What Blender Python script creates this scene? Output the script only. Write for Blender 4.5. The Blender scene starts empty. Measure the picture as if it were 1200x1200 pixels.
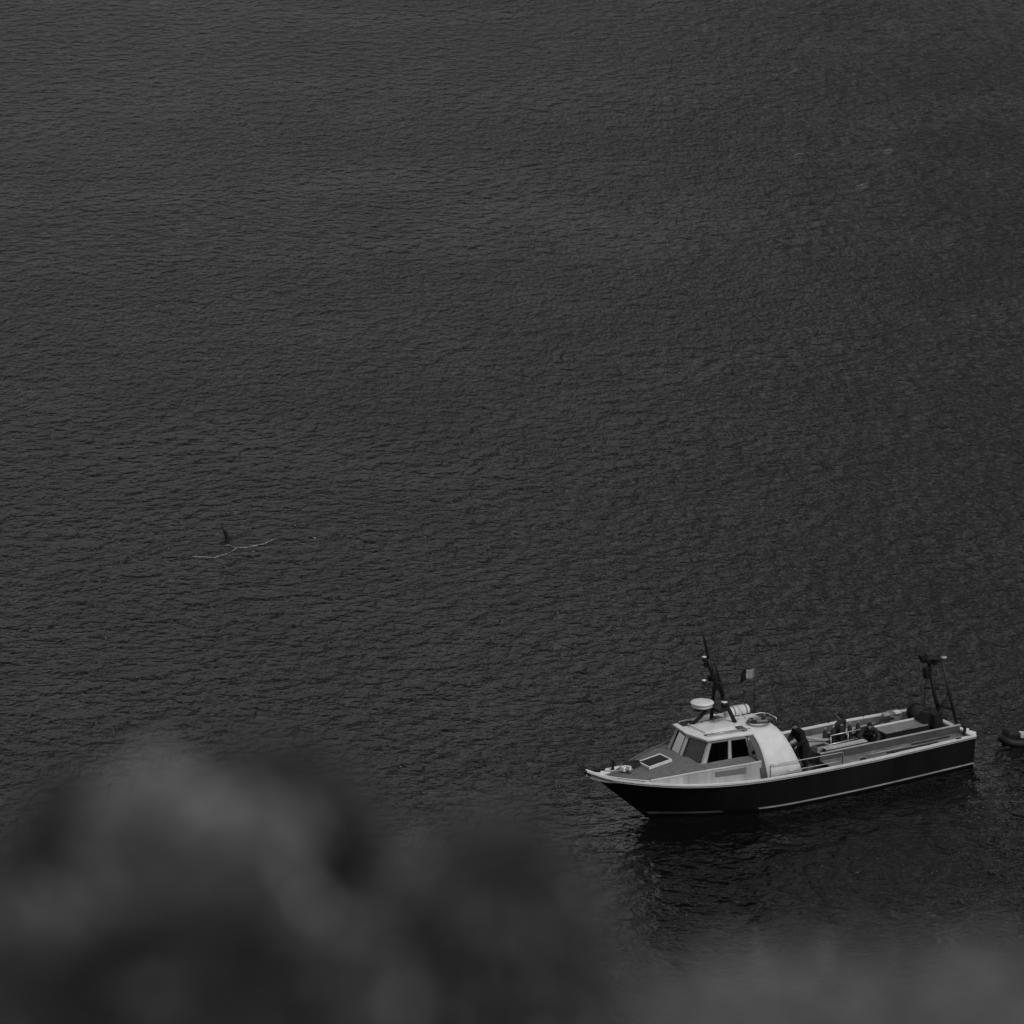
import bpy, bmesh, math, random
from mathutils import Vector, Matrix, Euler, noise as mnoise
R = math.radians
scene = bpy.context.scene
col = scene.collection
random.seed(11)

# ------------------------------------------------------------ camera
CAM_Z = 64.2
PITCH = 15.92
FPX = 6600.0                      # focal length in photo pixels (1200 px frame)
cam_d = bpy.data.cameras.new('camera')
cam = bpy.data.objects.new('camera', cam_d); col.objects.link(cam)
cam.location = (0, 0, CAM_Z)
cam.rotation_euler = (R(90 - PITCH), 0, 0)
cam_d.sensor_width = 36; cam_d.sensor_fit = 'HORIZONTAL'
cam_d.lens = 36 * FPX / 1200
cam_d.clip_start = 0.1; cam_d.clip_end = 20000
cam_d.dof.use_dof = True
cam_d.dof.focus_distance = 206
cam_d.dof.aperture_fstop = 2.9
scene.camera = cam

# ------------------------------------------------------------ sky, sun, exposure
SUN_EL, SUN_AZ = 50.0, 150.0      # azimuth clockwise from +Y (view direction)
world = bpy.data.worlds.new('World'); scene.world = world
world.use_nodes = True
wn = world.node_tree; wn.nodes.clear()
wo = wn.nodes.new('ShaderNodeOutputWorld'); wb = wn.nodes.new('ShaderNodeBackground')
sk = wn.nodes.new('ShaderNodeTexSky'); sk.sky_type = 'NISHITA'; sk.sun_disc = False
sk.sun_elevation = R(SUN_EL); sk.sun_rotation = R(SUN_AZ)
sk.air_density = 1.2; sk.dust_density = 3.0
bw = wn.nodes.new('ShaderNodeRGBToBW')          # black and white photograph: a grey overcast sky
wn.links.new(sk.outputs[0], bw.inputs[0]); wn.links.new(bw.outputs[0], wb.inputs[0])
wb.inputs[1].default_value = 0.125
wn.links.new(wb.outputs[0], wo.inputs[0])
sd = bpy.data.lights.new('sun', 'SUN'); sd.energy = 1.25; sd.angle = R(10); sd.color = (1, 1, 1)
sun = bpy.data.objects.new('sun', sd); col.objects.link(sun)
az = R(SUN_AZ)
sdir = Vector((math.sin(az) * math.cos(R(SUN_EL)), math.cos(az) * math.cos(R(SUN_EL)), math.sin(R(SUN_EL))))
sun.rotation_euler = (-sdir).to_track_quat('-Z', 'Y').to_euler()
sun.location = (0, 0, 120)
vs = scene.view_settings
vs.view_transform = 'Standard'; vs.look = 'None'; vs.gamma = 1; vs.use_curve_mapping = False
vs.exposure = -0.28

# ------------------------------------------------------------ helpers
def ray(px, py):
    cx, cy = (px - 600) / FPX, (600 - py) / FPX
    p = R(PITCH)
    f = Vector((0, math.cos(p), -math.sin(p))); u = Vector((0, math.sin(p), math.cos(p)))
    return (f + Vector((1, 0, 0)) * cx + u * cy)
def on_water(px, py, z=0.0):
    r = ray(px, py); t = (z - CAM_Z) / r.z
    return Vector((0, 0, CAM_Z)) + r * t
def at_dist(px, py, d):
    r = ray(px, py)
    return Vector((0, 0, CAM_Z)) + r * (d / r.y)

MATS = {}
def mat(name, g, rough=0.5, spec=0.5, metal=0.0, var=0.15, scale=3.0, bump=0.0, streak=False):
    if name in MATS: return MATS[name]
    m = bpy.data.materials.new(name); m.use_nodes = True
    nt = m.node_tree; b = nt.nodes['Principled BSDF']
    b.inputs['Roughness'].default_value = rough
    b.inputs['Specular IOR Level'].default_value = spec
    b.inputs['Metallic'].default_value = metal
    tc = nt.nodes.new('ShaderNodeTexCoord')
    n = nt.nodes.new('ShaderNodeTexNoise'); n.inputs['Scale'].default_value = scale
    n.inputs['Detail'].default_value = 6; n.inputs['Roughness'].default_value = 0.65
    if streak:
        mp = nt.nodes.new('ShaderNodeMapping'); mp.inputs['Scale'].default_value = (1, 1, 0.15)
        nt.links.new(tc.outputs['Object'], mp.inputs[0]); nt.links.new(mp.outputs[0], n.inputs['Vector'])
    else:
        nt.links.new(tc.outputs['Object'], n.inputs['Vector'])
    cr = nt.nodes.new('ShaderNodeMapRange')
    cr.inputs['From Min'].default_value = 0.3; cr.inputs['From Max'].default_value = 0.7
    cr.inputs['To Min'].default_value = g * (1 - var); cr.inputs['To Max'].default_value = g * (1 + var)
    nt.links.new(n.outputs['Fac'], cr.inputs['Value'])
    cc = nt.nodes.new('ShaderNodeCombineColor')
    for k in range(3): nt.links.new(cr.outputs[0], cc.inputs[k])
    nt.links.new(cc.outputs[0], b.inputs['Base Color'])
    if bump:
        bp = nt.nodes.new('ShaderNodeBump'); bp.inputs['Strength'].default_value = bump
        bp.inputs['Distance'].default_value = 0.02
        nt.links.new(n.outputs['Fac'], bp.inputs['Height']); nt.links.new(bp.outputs[0], b.inputs['Normal'])
    MATS[name] = m
    return m
WHITE = mat('white_gelcoat', 0.66, 0.35, var=0.12, scale=2.5)
OFFW = mat('weathered_white_paint', 0.37, 0.5, var=0.3, scale=2.0, streak=True)
CANO = mat('matt_white_canopy', 0.62, 0.6, var=0.10, scale=3.0)
HULLM = mat('black_hull_paint', 0.009, 0.5, 0.15, var=0.4, scale=1.2, streak=True)
DECK = mat('grey_nonskid_deck', 0.12, 0.8, var=0.25, scale=5)
DECKD = mat('worn_deck_boards', 0.075, 0.8, var=0.35, scale=4)
STEEL = mat('stainless_steel', 0.55, 0.35, metal=0.6)
BLACK = mat('black_painted_steel', 0.014, 0.5, 0.3)
DARK = mat('dark_rubber', 0.025, 0.7, 0.3, var=0.4)
MIDG = mat('mid_grey_panel', 0.15, 0.6)
PALE = mat('pale_grey_panel', 0.30, 0.6)
SKIN = mat('weathered_skin', 0.28, 0.6)
CLOTH = mat('dark_cloth', 0.016, 0.95, 0.1, var=0.4, scale=8, bump=0.3)
CLOTH2 = mat('charcoal_neoprene', 0.02, 0.7, 0.2, var=0.4, scale=8)
HAIR = mat('dark_hair', 0.012, 0.8, 0.2)
STRIPE = mat('grey_boot_stripe', 0.12, 0.5, var=0.3, scale=2)

def glass():
    m = bpy.data.materials.new('tinted_window_glass'); m.use_nodes = True
    nt = m.node_tree; nt.nodes.clear()
    o = nt.nodes.new('ShaderNodeOutputMaterial'); mx = nt.nodes.new('ShaderNodeMixShader')
    fr = nt.nodes.new('ShaderNodeFresnel'); fr.inputs[0].default_value = 1.45
    tr = nt.nodes.new('ShaderNodeBsdfTransparent'); tr.inputs[0].default_value = (.2, .2, .2, 1)
    gl = nt.nodes.new('ShaderNodeBsdfGlossy'); gl.inputs['Roughness'].default_value = 0.03
    nt.links.new(fr.outputs[0], mx.inputs[0]); nt.links.new(tr.outputs[0], mx.inputs[1]); nt.links.new(gl.outputs[0], mx.inputs[2])
    nt.links.new(mx.outputs[0], o.inputs[0])
    return m
GLASS = glass()

def link(name, me, m=None, parent=None, smooth=False):
    o = bpy.data.objects.new(name, me); col.objects.link(o)
    if m is not None:
        for mm in (m if isinstance(m, (list, tuple)) else [m]): me.materials.append(mm)
    if parent is not None: o.parent = parent
    if smooth:
        for p in me.polygons: p.use_smooth = True
    return o
def obj(name, bm, m=None, parent=None, smooth=False):
    me = bpy.data.meshes.new(name); bmesh.ops.recalc_face_normals(bm, faces=bm.faces)
    bm.to_mesh(me); bm.free()
    return link(name, me, m, parent, smooth)
def grid_obj(name, rows, m, parent=None, smooth=True, closed=False, solid=0.0):
    """rows: list of equal-length lists of points"""
    bm = bmesh.new()
    V = [[bm.verts.new(p) for p in r] for r in rows]
    n = len(V[0])
    for i in range(len(V) - 1):
        for j in range(n if closed else n - 1):
            a, b, c, d = V[i][j], V[i][(j + 1) % n], V[i + 1][(j + 1) % n], V[i + 1][j]
            try: bm.faces.new((a, b, c, d))
            except ValueError: pass
    bmesh.ops.remove_doubles(bm, verts=bm.verts, dist=1e-4)
    if solid:
        bmesh.ops.recalc_face_normals(bm, faces=bm.faces)
        bmesh.ops.solidify(bm, geom=bm.faces[:], thickness=solid)
    return obj(name, bm, m, parent, smooth)
def add_box(bm, c, s, rot=None, bev=0.0):
    r = bmesh.ops.create_cube(bm, size=1.0)
    vs_ = r['verts']
    for v in vs_: v.co = Vector((v.co.x * s[0], v.co.y * s[1], v.co.z * s[2]))
    if bev:
        es = set(e for v in vs_ for e in v.link_edges)
        rr = bmesh.ops.bevel(bm, geom=list(es), offset=bev, segments=2, affect='EDGES', profile=0.6)
        vs_ = list(set(v for f in rr['faces'] for v in f.verts) | set(v for v in vs_ if v.is_valid))
    M = Matrix.Translation(Vector(c)) @ (Euler(rot).to_matrix().to_4x4() if rot else Matrix())
    for v in vs_: v.co = M @ v.co
def add_tube(bm, pts, rad, seg=8, caps=True):
    pts = [Vector(p) for p in pts]; n = len(pts)
    rads = rad if isinstance(rad, (list, tuple)) else [rad] * n
    up = None; rings = []
    for i, p in enumerate(pts):
        d = (pts[min(i + 1, n - 1)] - pts[max(i - 1, 0)]).normalized()
        if up is None:
            up = Vector((0, 0, 1)) if abs(d.z) < 0.9 else Vector((1, 0, 0))
        a = d.cross(up).normalized(); b = a.cross(d).normalized(); up = b
        rings.append([bm.verts.new(p + (a * math.cos(2 * math.pi * k / seg) + b * math.sin(2 * math.pi * k / seg)) * rads[i]) for k in range(seg)])
    for i in range(n - 1):
        for k in range(seg):
            bm.faces.new((rings[i][k], rings[i][(k + 1) % seg], rings[i + 1][(k + 1) % seg], rings[i + 1][k]))
    if caps:
        bm.faces.new(rings[0][::-1]); bm.faces.new(rings[-1])
def add_lathe(bm, prof, c=(0, 0, 0), seg=24, rot=None):
    """prof: list of (r, z)"""
    M = Matrix.Translation(Vector(c)) @ (Euler(rot).to_matrix().to_4x4() if rot else Matrix())
    rings = []
    for r, z in prof:
        rings.append([bm.verts.new(M @ Vector((max(r, 1e-4) * math.cos(2 * math.pi * k / seg), max(r, 1e-4) * math.sin(2 * math.pi * k / seg), z))) for k in range(seg)])
    for i in range(len(rings) - 1):
        for k in range(seg):
            bm.faces.new((rings[i][k], rings[i][(k + 1) % seg], rings[i + 1][(k + 1) % seg], rings[i + 1][k]))
    bmesh.ops.remove_doubles(bm, verts=bm.verts, dist=2e-4)
def box(name, c, s, m, parent=None, rot=None, bev=0.0):
    bm = bmesh.new(); add_box(bm, c, s, rot, bev); return obj(name, bm, m, parent)
def tube(name, pts, rad, m, parent=None, seg=8):
    bm = bmesh.new(); add_tube(bm, pts, rad, seg); return obj(name, bm, m, parent, True)
def lathe(name, prof, c, m, parent=None, seg=24, rot=None):
    bm = bmesh.new(); add_lathe(bm, prof, c, seg, rot); return obj(name, bm, m, parent, True)
def tag(o, label, cat, group=None, kind=None):
    if label: o['label'] = label
    if cat: o['category'] = cat
    if group: o['group'] = group
    if kind: o['kind'] = kind
    return o
def empty(name, loc, rz=0.0):
    o = bpy.data.objects.new(name, None); col.objects.link(o)
    o.location = loc; o.rotation_euler = (0, 0, rz); o.empty_display_size = 0.3
    return o
def lerp(tab, x):
    if x <= tab[0][0]: return tab[0][1:] if len(tab[0]) > 2 else tab[0][1]
    for a, b in zip(tab, tab[1:]):
        if x <= b[0]:
            t = (x - a[0]) / (b[0] - a[0])
            r = [a[k] + (b[k] - a[k]) * t for k in range(1, len(a))]
            return r if len(r) > 1 else r[0]
    return tab[-1][1:] if len(tab[-1]) > 2 else tab[-1][1]
def smooth_tab(tab, n=60):
    """Catmull-Rom resample of a table in its first column"""
    out = []
    for i in range(n + 1):
        x = tab[0][0] + (tab[-1][0] - tab[0][0]) * i / n
        k = 0
        while k < len(tab) - 2 and x > tab[k + 1][0]: k += 1
        p0 = tab[max(k - 1, 0)]; p1 = tab[k]; p2 = tab[k + 1]; p3 = tab[min(k + 2, len(tab) - 1)]
        t = (x - p1[0]) / (p2[0] - p1[0]); row = [x]
        for c in range(1, len(p1)):
            m1 = (p2[c] - p0[c]) / (p2[0] - p0[0]) * (p2[0] - p1[0])
            m2 = (p3[c] - p1[c]) / (p3[0] - p1[0]) * (p2[0] - p1[0])
            row.append((2*t**3-3*t**2+1)*p1[c] + (t**3-2*t**2+t)*m1 + (-2*t**3+3*t**2)*p2[c] + (t**3-t**2)*m2)
        out.append(tuple(row))
    return out

# ------------------------------------------------------------ water
def water_material():
    m = bpy.data.materials.new('dark_rippled_water'); m.use_nodes = True
    nt = m.node_tree; b = nt.nodes['Principled BSDF']
    b.inputs['Base Color'].default_value = (0.004, 0.004, 0.004, 1)
    b.inputs['Roughness'].default_value = 0.07
    b.inputs['IOR'].default_value = 1.333
    tc = nt.nodes.new('ShaderNodeTexCoord')
    def nz(scale, sx, sy, rot, det, rough=0.5):
        mp = nt.nodes.new('ShaderNodeMapping'); mp.inputs['Scale'].default_value = (sx, sy, 1)
        mp.inputs['Rotation'].default_value = (0, 0, R(rot))
        n = nt.nodes.new('ShaderNodeTexNoise'); n.inputs['Scale'].default_value = scale
        n.inputs['Detail'].default_value = det; n.inputs['Roughness'].default_value = rough
        nt.links.new(tc.outputs['Object'], mp.inputs[0]); nt.links.new(mp.outputs[0], n.inputs['Vector'])
        return n.outputs['Fac']
    def mth(op, a, c):
        q = nt.nodes.new('ShaderNodeMath'); q.operation = op
        for k, v in ((0, a), (1, c)):
            if isinstance(v, (int, float)): q.inputs[k].default_value = v
            else: nt.links.new(v, q.inputs[k])
        return q.outputs[0]
    smalla = nz(2.7, 1.45, 0.75, 12, 3, 0.6)
    smallb = nz(2.4, 0.85, 0.85, -6, 3, 0.6)
    sel = nz(0.035, 0.6, 1.0, -20, 1)
    sr = nt.nodes.new('ShaderNodeMapRange'); sr.inputs['From Min'].default_value = .42; sr.inputs['From Max'].default_value = .58
    nt.links.new(sel, sr.inputs[0])
    mxx = nt.nodes.new('ShaderNodeMix'); nt.links.new(sr.outputs[0], mxx.inputs[0]); nt.links.new(smalla, mxx.inputs[2]); nt.links.new(smallb, mxx.inputs[3])
    small = mxx.outputs[0]
    mid = nz(1.15, 1.1, 0.78, -12, 2, 0.5)
    big = nz(0.16, 1.0, 1.0, 25, 2)
    gust = nz(0.028, 1.0, 0.6, 12, 4, 0.6)            # wind patches: livelier and calmer water
    gm = nt.nodes.new('ShaderNodeMapRange'); gm.inputs['From Min'].default_value = 0.33; gm.inputs['From Max'].default_value = 0.67
    gm.inputs['To Min'].default_value = 0.72; gm.inputs['To Max'].default_value = 1.25
    nt.links.new(gust, gm.inputs[0])
    small = mth('POWER', small, 3.5); mid = mth('POWER', mid, 3.0)   # flat troughs, peaked wavelets
    h = mth('ADD', mth('MULTIPLY', small, WAVE[0]), mth('MULTIPLY', mid, WAVE[1]))
    h = mth('MULTIPLY', h, gm.outputs[0])
    cat = nz(0.30, 0.8, 0.55, 30, 3, 0.6)              # cat's paws: small choppier and smoother spots
    cm = nt.nodes.new('ShaderNodeMapRange'); cm.inputs['From Min'].default_value = 0.35; cm.inputs['From Max'].default_value = 0.65
    cm.inputs['To Min'].default_value = 0.85; cm.inputs['To Max'].default_value = 1.25
    nt.links.new(cat, cm.inputs[0]); h = mth('MULTIPLY', h, cm.outputs[0])
    # calmer water in the lee of the hull
    mp = nt.nodes.new('ShaderNodeMapping'); mp.vector_type = 'TEXTURE'
    mp.inputs['Location'].default_value = LEE[0]; mp.inputs['Rotation'].default_value = (0, 0, LEE[1]); mp.inputs['Scale'].default_value = (11, 5.5, 1)
    nt.links.new(tc.outputs['Object'], mp.inputs[0])
    ln = nt.nodes.new('ShaderNodeVectorMath'); ln.operation = 'LENGTH'; nt.links.new(mp.outputs[0], ln.inputs[0])
    lr = nt.nodes.new('ShaderNodeMapRange'); lr.interpolation_type = 'SMOOTHSTEP'
    lr.inputs['From Min'].default_value = .5; lr.inputs['From Max'].default_value = 1.25; lr.inputs['To Min'].default_value = .26
    nt.links.new(ln.outputs['Value'], lr.inputs[0]); h = mth('MULTIPLY', h, lr.outputs[0])
    # rings spreading from the stake
    sb = nt.nodes.new('ShaderNodeVectorMath'); sb.operation = 'SUBTRACT'; sb.inputs[1].default_value = RING
    nt.links.new(tc.outputs['Object'], sb.inputs[0])
    rl_ = nt.nodes.new('ShaderNodeVectorMath'); rl_.operation = 'LENGTH'; nt.links.new(sb.outputs[0], rl_.inputs[0])
    rm = nt.nodes.new('ShaderNodeMapRange'); rm.interpolation_type = 'SMOOTHSTEP'
    rm.inputs['From Min'].default_value = 3; rm.inputs['From Max'].default_value = 24; rm.inputs['To Min'].default_value = 1; rm.inputs['To Max'].default_value = 0
    nt.links.new(rl_.outputs['Value'], rm.inputs[0])
    wv = nt.nodes.new('ShaderNodeTexWave'); wv.wave_type = 'RINGS'; wv.rings_direction = 'SPHERICAL'
    wv.inputs['Scale'].default_value = .30; wv.inputs['Distortion'].default_value = 9; wv.inputs['Detail'].default_value = 2; wv.inputs['Detail Scale'].default_value = 1.6
    nt.links.new(sb.outputs[0], wv.inputs['Vector'])
    h = mth('ADD', h, mth('MULTIPLY', mth('MULTIPLY', wv.outputs['Fac'], rm.outputs[0]), .07))
    h = mth('ADD', h, mth('MULTIPLY', big, WAVE[2]))
    bp = nt.nodes.new('ShaderNodeBump'); bp.inputs['Strength'].default_value = 1.0
    bp.inputs['Distance'].default_value = 1.0
    nt.links.new(h, bp.inputs['Height']); nt.links.new(bp.outputs[0], b.inputs['Normal'])
    return m
RING = tuple(on_water(330, 635)); LEE = (tuple(on_water(935, 935)), R(32.5))
WAVE = (0.80, 0.95, 0.25)
bm = bmesh.new()
xs = [-9000, -1200, -300, -60, 0, 60, 300, 1200, 9000]; ys = [-9000, -1500, -100, 60, 150, 220, 400, 900, 3000, 11000]
V = [[bm.verts.new((x, y, 0)) for x in xs] for y in ys]
for i in range(len(ys) - 1):
    for j in range(len(xs) - 1): bm.faces.new((V[i][j], V[i][j + 1], V[i + 1][j + 1], V[i + 1][j]))
w = obj('water', bm, water_material()); w['kind'] = 'structure'

# ------------------------------------------------------------ hillside below the camera
def hill_z(x, y):
    prof = [(-160, 60.5), (-40, 59.2), (-4, 58.45), (2, 58.2), (4, 57.75), (6.5, 56.9), (10, 54.6), (20, 45.5), (45, 21), (66, -1.5), (90, -6)]
    yy = y + 5 * (mnoise.noise(Vector((x * 0.03, 0.3, 1.7)))) * min(1, abs(x) / 8) + max(0, abs(x) - 60) * 0.04
    z = lerp(prof, yy)
    z += (CAM_Z - 60) * min(1, max(0, (z + 6) / 50))
    return z + 0.5 * mnoise.noise(Vector((x * 0.25, y * 0.25, 0))) * min(1, (abs(x) + abs(y)) / 14) + 0.06 * mnoise.noise(Vector((x * 1.7, y * 1.7, 4)))
hx = sorted(set([round(-330 + 15 * i, 2) for i in range(45)] + [round(-12 + 0.6 * i, 2) for i in range(41)]))
hy = [-160, -110, -70, -45, -30, -20, -14, -10, -7, -5, -3.5, -2, -1, 0, .7, 1.4, 2, 2.6, 3.2, 3.8, 4.4, 5, 5.6, 6.2, 7, 8, 9, 10, 12, 14, 17, 20, 24, 28, 33, 38, 44, 50, 56, 62, 68, 75, 90]
hill_m = mat('rough_cliff_turf', 0.07, 0.95, 0.2, var=0.6, scale=1.3, bump=0.6)
hill = grid_obj('hillside', [[(x, y, hill_z(x, y)) for x in hx] for y in hy], hill_m)
hill['kind'] = 'structure'

# ------------------------------------------------------------ added unseen hill whose dark reflection dims the water at right
hl = []
for j in range(22):
    v = j / 21; row = []
    for i in range(70):
        u = i / 69; x = 40 + u * 2600; y = 1050 + 500 * v - 260 * u
        z = 170 * math.sin(min(1, v * 1.6) * math.pi / 2) * min(1, (u * 5) ** .7) * (1 + .35 * mnoise.noise(Vector((u * 6, v, 2)))) - 4
        z += 22 * mnoise.noise(Vector((x * .012, y * .012, 0))) * min(1, v * 5)
        row.append((x, y, z))
    hl.append(row)
hd_ = grid_obj('added_dark_hill', hl, mat('added_hill_scrub', .05, .95, .1, var=.5, scale=.02)); hd_['kind'] = 'structure'

# ------------------------------------------------------------ the boat (x forward, y port, z up; origin at transom waterline)
TH = R(32.5)
b0 = on_water(1106.3, 882.4)
fwd = Vector((-math.cos(TH), -math.sin(TH), 0))
boat = empty('motor_boat', b0, math.atan2(fwd.y, fwd.x))
tag(boat, 'black hulled work boat with white wheelhouse, tripod mast and stern gantry, anchored on dark water', 'boat')
BM = Matrix.Translation(b0) @ Matrix.Rotation(math.atan2(fwd.y, fwd.x), 4, 'Z')
def W(p): return BM @ Vector(p)

SHEER = smooth_tab([(0, 1.86, 1.19), (3.1, 2.05, 1.2), (5, 2.1, 1.19), (9, 2.1, 1.27), (11, 1.86, 1.35), (12.5, 1.43, 1.46), (14, .85, 1.68), (14.9, .42, 1.88), (15.48, .04, 2.12)], 62)
WL = smooth_tab([(0, 1.75), (4.7, 1.95), (8.0, 1.92), (9.4, 1.72), (11.3, .95), (12.4, .32), (13.0, .02)], 62)
def hull_pt(i, v, side):
    xs_, ys_, zs_ = SHEER[i]; xw, yw = WL[i]
    xk = 12.3 * i / 62; k = max(0, v)
    if v < 0:       # below water, v from -1 (keel) to 0
        t = v + 1
        return Vector((xk + (xw - xk) * t, side * yw * (0.15 + 0.85 * t ** 0.7) if t > 0 else side * 0.0, -0.75 * (1 - t)))
    f = v + 0.13 * math.sin(math.pi * v) * (0.2 - 1.2 * (i / 62) ** 3) # flare: concave bow sections
    return Vector((xw + (xs_ - xw) * v, side * (yw + (ys_ - yw) * f), zs_ * v))
rows = []
vl = [-1, -.66, -.33, 0, .12, .25, .4, .55, .7, .85, 1]
for i in range(63):
    rows.append([hull_pt(i, v, 1) for v in vl[::-1]] + [hull_pt(i, v, -1) for v in vl[1:]])
hull = grid_obj('hull', rows, HULLM, boat)
# transom
tr = rows[0]
bm = bmesh.new(); bm.faces.new([bm.verts.new(p + Vector((-0.003, 0, 0))) for p in tr]); obj('transom', bm, HULLM, boat)

def ribbon(name, pts, w, h, m, parent, side, out=0.03):
    """rectangular strip that follows pts; w inward, h up"""
    rows_ = []
    for p in pts:
        p = Vector(p)
        rows_.append([p + Vector((0, side * out, -h)), p + Vector((0, side * out, h * .4)), p + Vector((0, side * (out - w), h * .4)), p + Vector((0, side * (out - w), -h))])
    o = grid_obj(name, rows_, m, parent, smooth=False, closed=True)
    return o
for s in (1, -1):
    pts = [Vector((x, s * y, z)) for x, y, z in SHEER]
    ribbon('gunwale_cap', pts, 0.12, 0.045, WHITE, hull, s, 0.035)
    ribbon('rubbing_strake', [p + Vector((0, s * -0.0, -0.085)) for p in pts[:60]], 0.05, 0.018, PALE, hull, s, 0.03)
    # inner bulwark of the working deck
    inner = [p + Vector((0, -s * 0.11, -0.03)) for p in pts[:36]]
    grid_obj('bulwark_lining', [[p, Vector((p.x, p.y, 0.72))] for p in inner], mat('stained_bulwark_paint', .10, .7, var=.4, scale=2, streak=True), boat, smooth=False)
    # stripe, aft piece and bow piece
    def strip(i0, i1, v, wv, nm, m, off=0.012):
        rows_ = []
        for i in range(i0, i1 + 1):
            a, c = hull_pt(i, v, s), hull_pt(i, v + wv, s)
            o_ = Vector((0, s * off, 0))
            rows_.append([a, a + o_, c + o_, c])
        grid_obj(nm, rows_, m, hull, smooth=False)
    strip(0, 44, 0.075, 0.045, 'boot_stripe', mat('pale_boot_stripe', 0.30, 0.6, var=0.3, scale=1.5))
    strip(50, 61, 0.055, 0.05, 'bow_stripe', STRIPE)
ribbon('transom_cap', [Vector((0.02, y, 1.2)) for y in (-1.85, 1.85)], 0.02, 0.05, WHITE, hull, 0, 0)
box('transom_top', (0.06, 0, 1.205), (0.2, 3.66, 0.07), WHITE, hull, bev=0.015)
grid_obj('transom_lining', [[(0.165, -1.78, 1.17), (0.165, -1.78, .72)], [(0.165, 1.78, 1.17), (0.165, 1.78, .72)]], MIDG, boat, smooth=False)

# working deck: individual planks fore and aft
for k in range(-8, 8):
    y0, y1 = k * 0.22 + 0.004, (k + 1) * 0.22 - 0.004
    x1 = 9.0
    ym = max(abs(y0), abs(y1))
    x0 = 0.17
    if ym > 1.92: x0 = 2.4
    box('deck_plank', ((x0 + x1) / 2, (y0 + y1) / 2, 0.70 + random.uniform(-.003, .003)), (x1 - x0, y1 - y0, 0.05), DECKD, boat)
box('deck_base', (4.6, 0, 0.64), (8.7, 3.6, 0.05), DARK, boat)

# raised foredeck
RAISED = smooth_tab([(9.42, 1.93, 1.905), (10.0, 1.90, 1.90), (11.75, 1.52, 1.82), (12.54, 1.27, 1.74), (13.4, .99, 1.66), (14.1, .72, 1.63), (14.9, .34, 1.72), (15.35, .05, 1.86)], 40)
for s in (1, -1):
    rows_ = []
    for x, y, z in RAISED:
        ys_, zs_ = lerp(SHEER, x)
        rows_.append([(x, s * (ys_ - 0.10), zs_ - 0.02), (x, s * y, z - 0.035), (x, s * (y - 0.0), z)])
    grid_obj('foredeck_side', rows_, OFFW, boat, smooth=False)
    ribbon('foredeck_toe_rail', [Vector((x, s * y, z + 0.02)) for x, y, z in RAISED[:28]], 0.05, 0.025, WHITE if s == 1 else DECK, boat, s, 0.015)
rows_ = []
for x, y, z in [(11.42,) + tuple(lerp(RAISED, 11.42))] + [r_ for r_ in RAISED if r_[0] > 11.42]:
    rows_.append([(x, y * t, z - .03 + 0.17 * (1 - t * t) * min(1, y * .8)) for t in (1, .75, .5, .25, 0, -.25, -.5, -.75, -1)])
foredeck = grid_obj('foredeck', rows_, DECK, boat)
for s in (1, -1):
    rows_ = []
    for x in (9.42, 9.9, 10.4, 10.9, 11.42):
        y, z = lerp(RAISED, x); yi = 1.42 - (x - 9.35) * .146 - .04
        rows_.append([(x, s * (y + (yi - y) * t), z - .03 + 0.2 * (1 - (1 + (yi / y - 1) * t) ** 2)) for t in (0, .5, 1)])
    grid_obj('side_walkway', rows_, DECK, foredeck)
# hand slot and porthole box in the near side panel
for s in (1, -1):
    rows_ = []
    for x in (10.05, 10.4, 10.8, 11.2):
        yr, zr = lerp(RAISED, x); ys_, zs_ = lerp(SHEER, x)
        for_ = []
        for t in (0.5, 0.82):
            y = (ys_ - .10) + (yr - ys_ + .10) * t; z = zs_ + (zr - zs_) * t
            for_.append((x, s * (y + 0.03), z + .01))
        rows_.append(for_)
    grid_obj('side_vent', rows_, MIDG, boat, smooth=False, solid=0.012)
# bow gear
tube('anchor_roller', [(14.9, 0, 2.0), (15.3, 0, 2.10), (15.52, 0, 2.06)], [.05, .06, .05], BLACK, boat)
a = tube('anchor', [(14.7, 0.02, 2.04), (15.3, .02, 2.13), (15.53, .02, 1.98)], .03, BLACK, boat)
bm = bmesh.new(); add_box(bm, (15.40, .02, 1.98), (.07, .26, .14), (0, .6, 0), .02); obj('fluke', bm, BLACK, a)
lathe('bollard', [(0, 0), (.07, 0), (.05, .06), (.05, .3), (.085, .32), (.085, .37), (0, .38)], (14.0, -.55, 1.74), BLACK, boat, 16)
wl = box('windlass', (13.75, -.12, 1.86), (.34, .26, .16), WHITE, boat, bev=.03)
lathe('warping_drum', [(0, 0), (.09, 0), (.06, .04), (.06, .14), (.09, .18), (0, .18)], (13.75, .02, 1.88), STEEL, wl, 16, (R(-90), 0, 0))
random.seed(3)
pts = []
for k in range(120):
    a_ = k * 0.42; r_ = .16 + .05 * math.sin(k * .21)
    pts.append((13.42 + r_ * 1.7 * math.cos(a_), -.28 + r_ * math.sin(a_), 1.84 + k * 0.0011 + random.uniform(0, .02)))
tube('coiled_anchor_rope', pts, .02, DARK, boat, 6)
tube('anchor_chain', [(13.95, -.08, 1.82), (14.4, 0, 1.9), (14.9, 0, 2.03)], .022, PALE, boat)
# inside of the bow bulwark
for s in (1, -1):
    rows_ = [[(x, s * max(.01, y * .96 - .07), z + .05), (x, s * max(.008, y * .62 - .05), z - .2)] for x, y, z in SHEER if x > 13.2]
    grid_obj('bow_bulwark', rows_, WHITE, boat, smooth=False, solid=.02)
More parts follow.
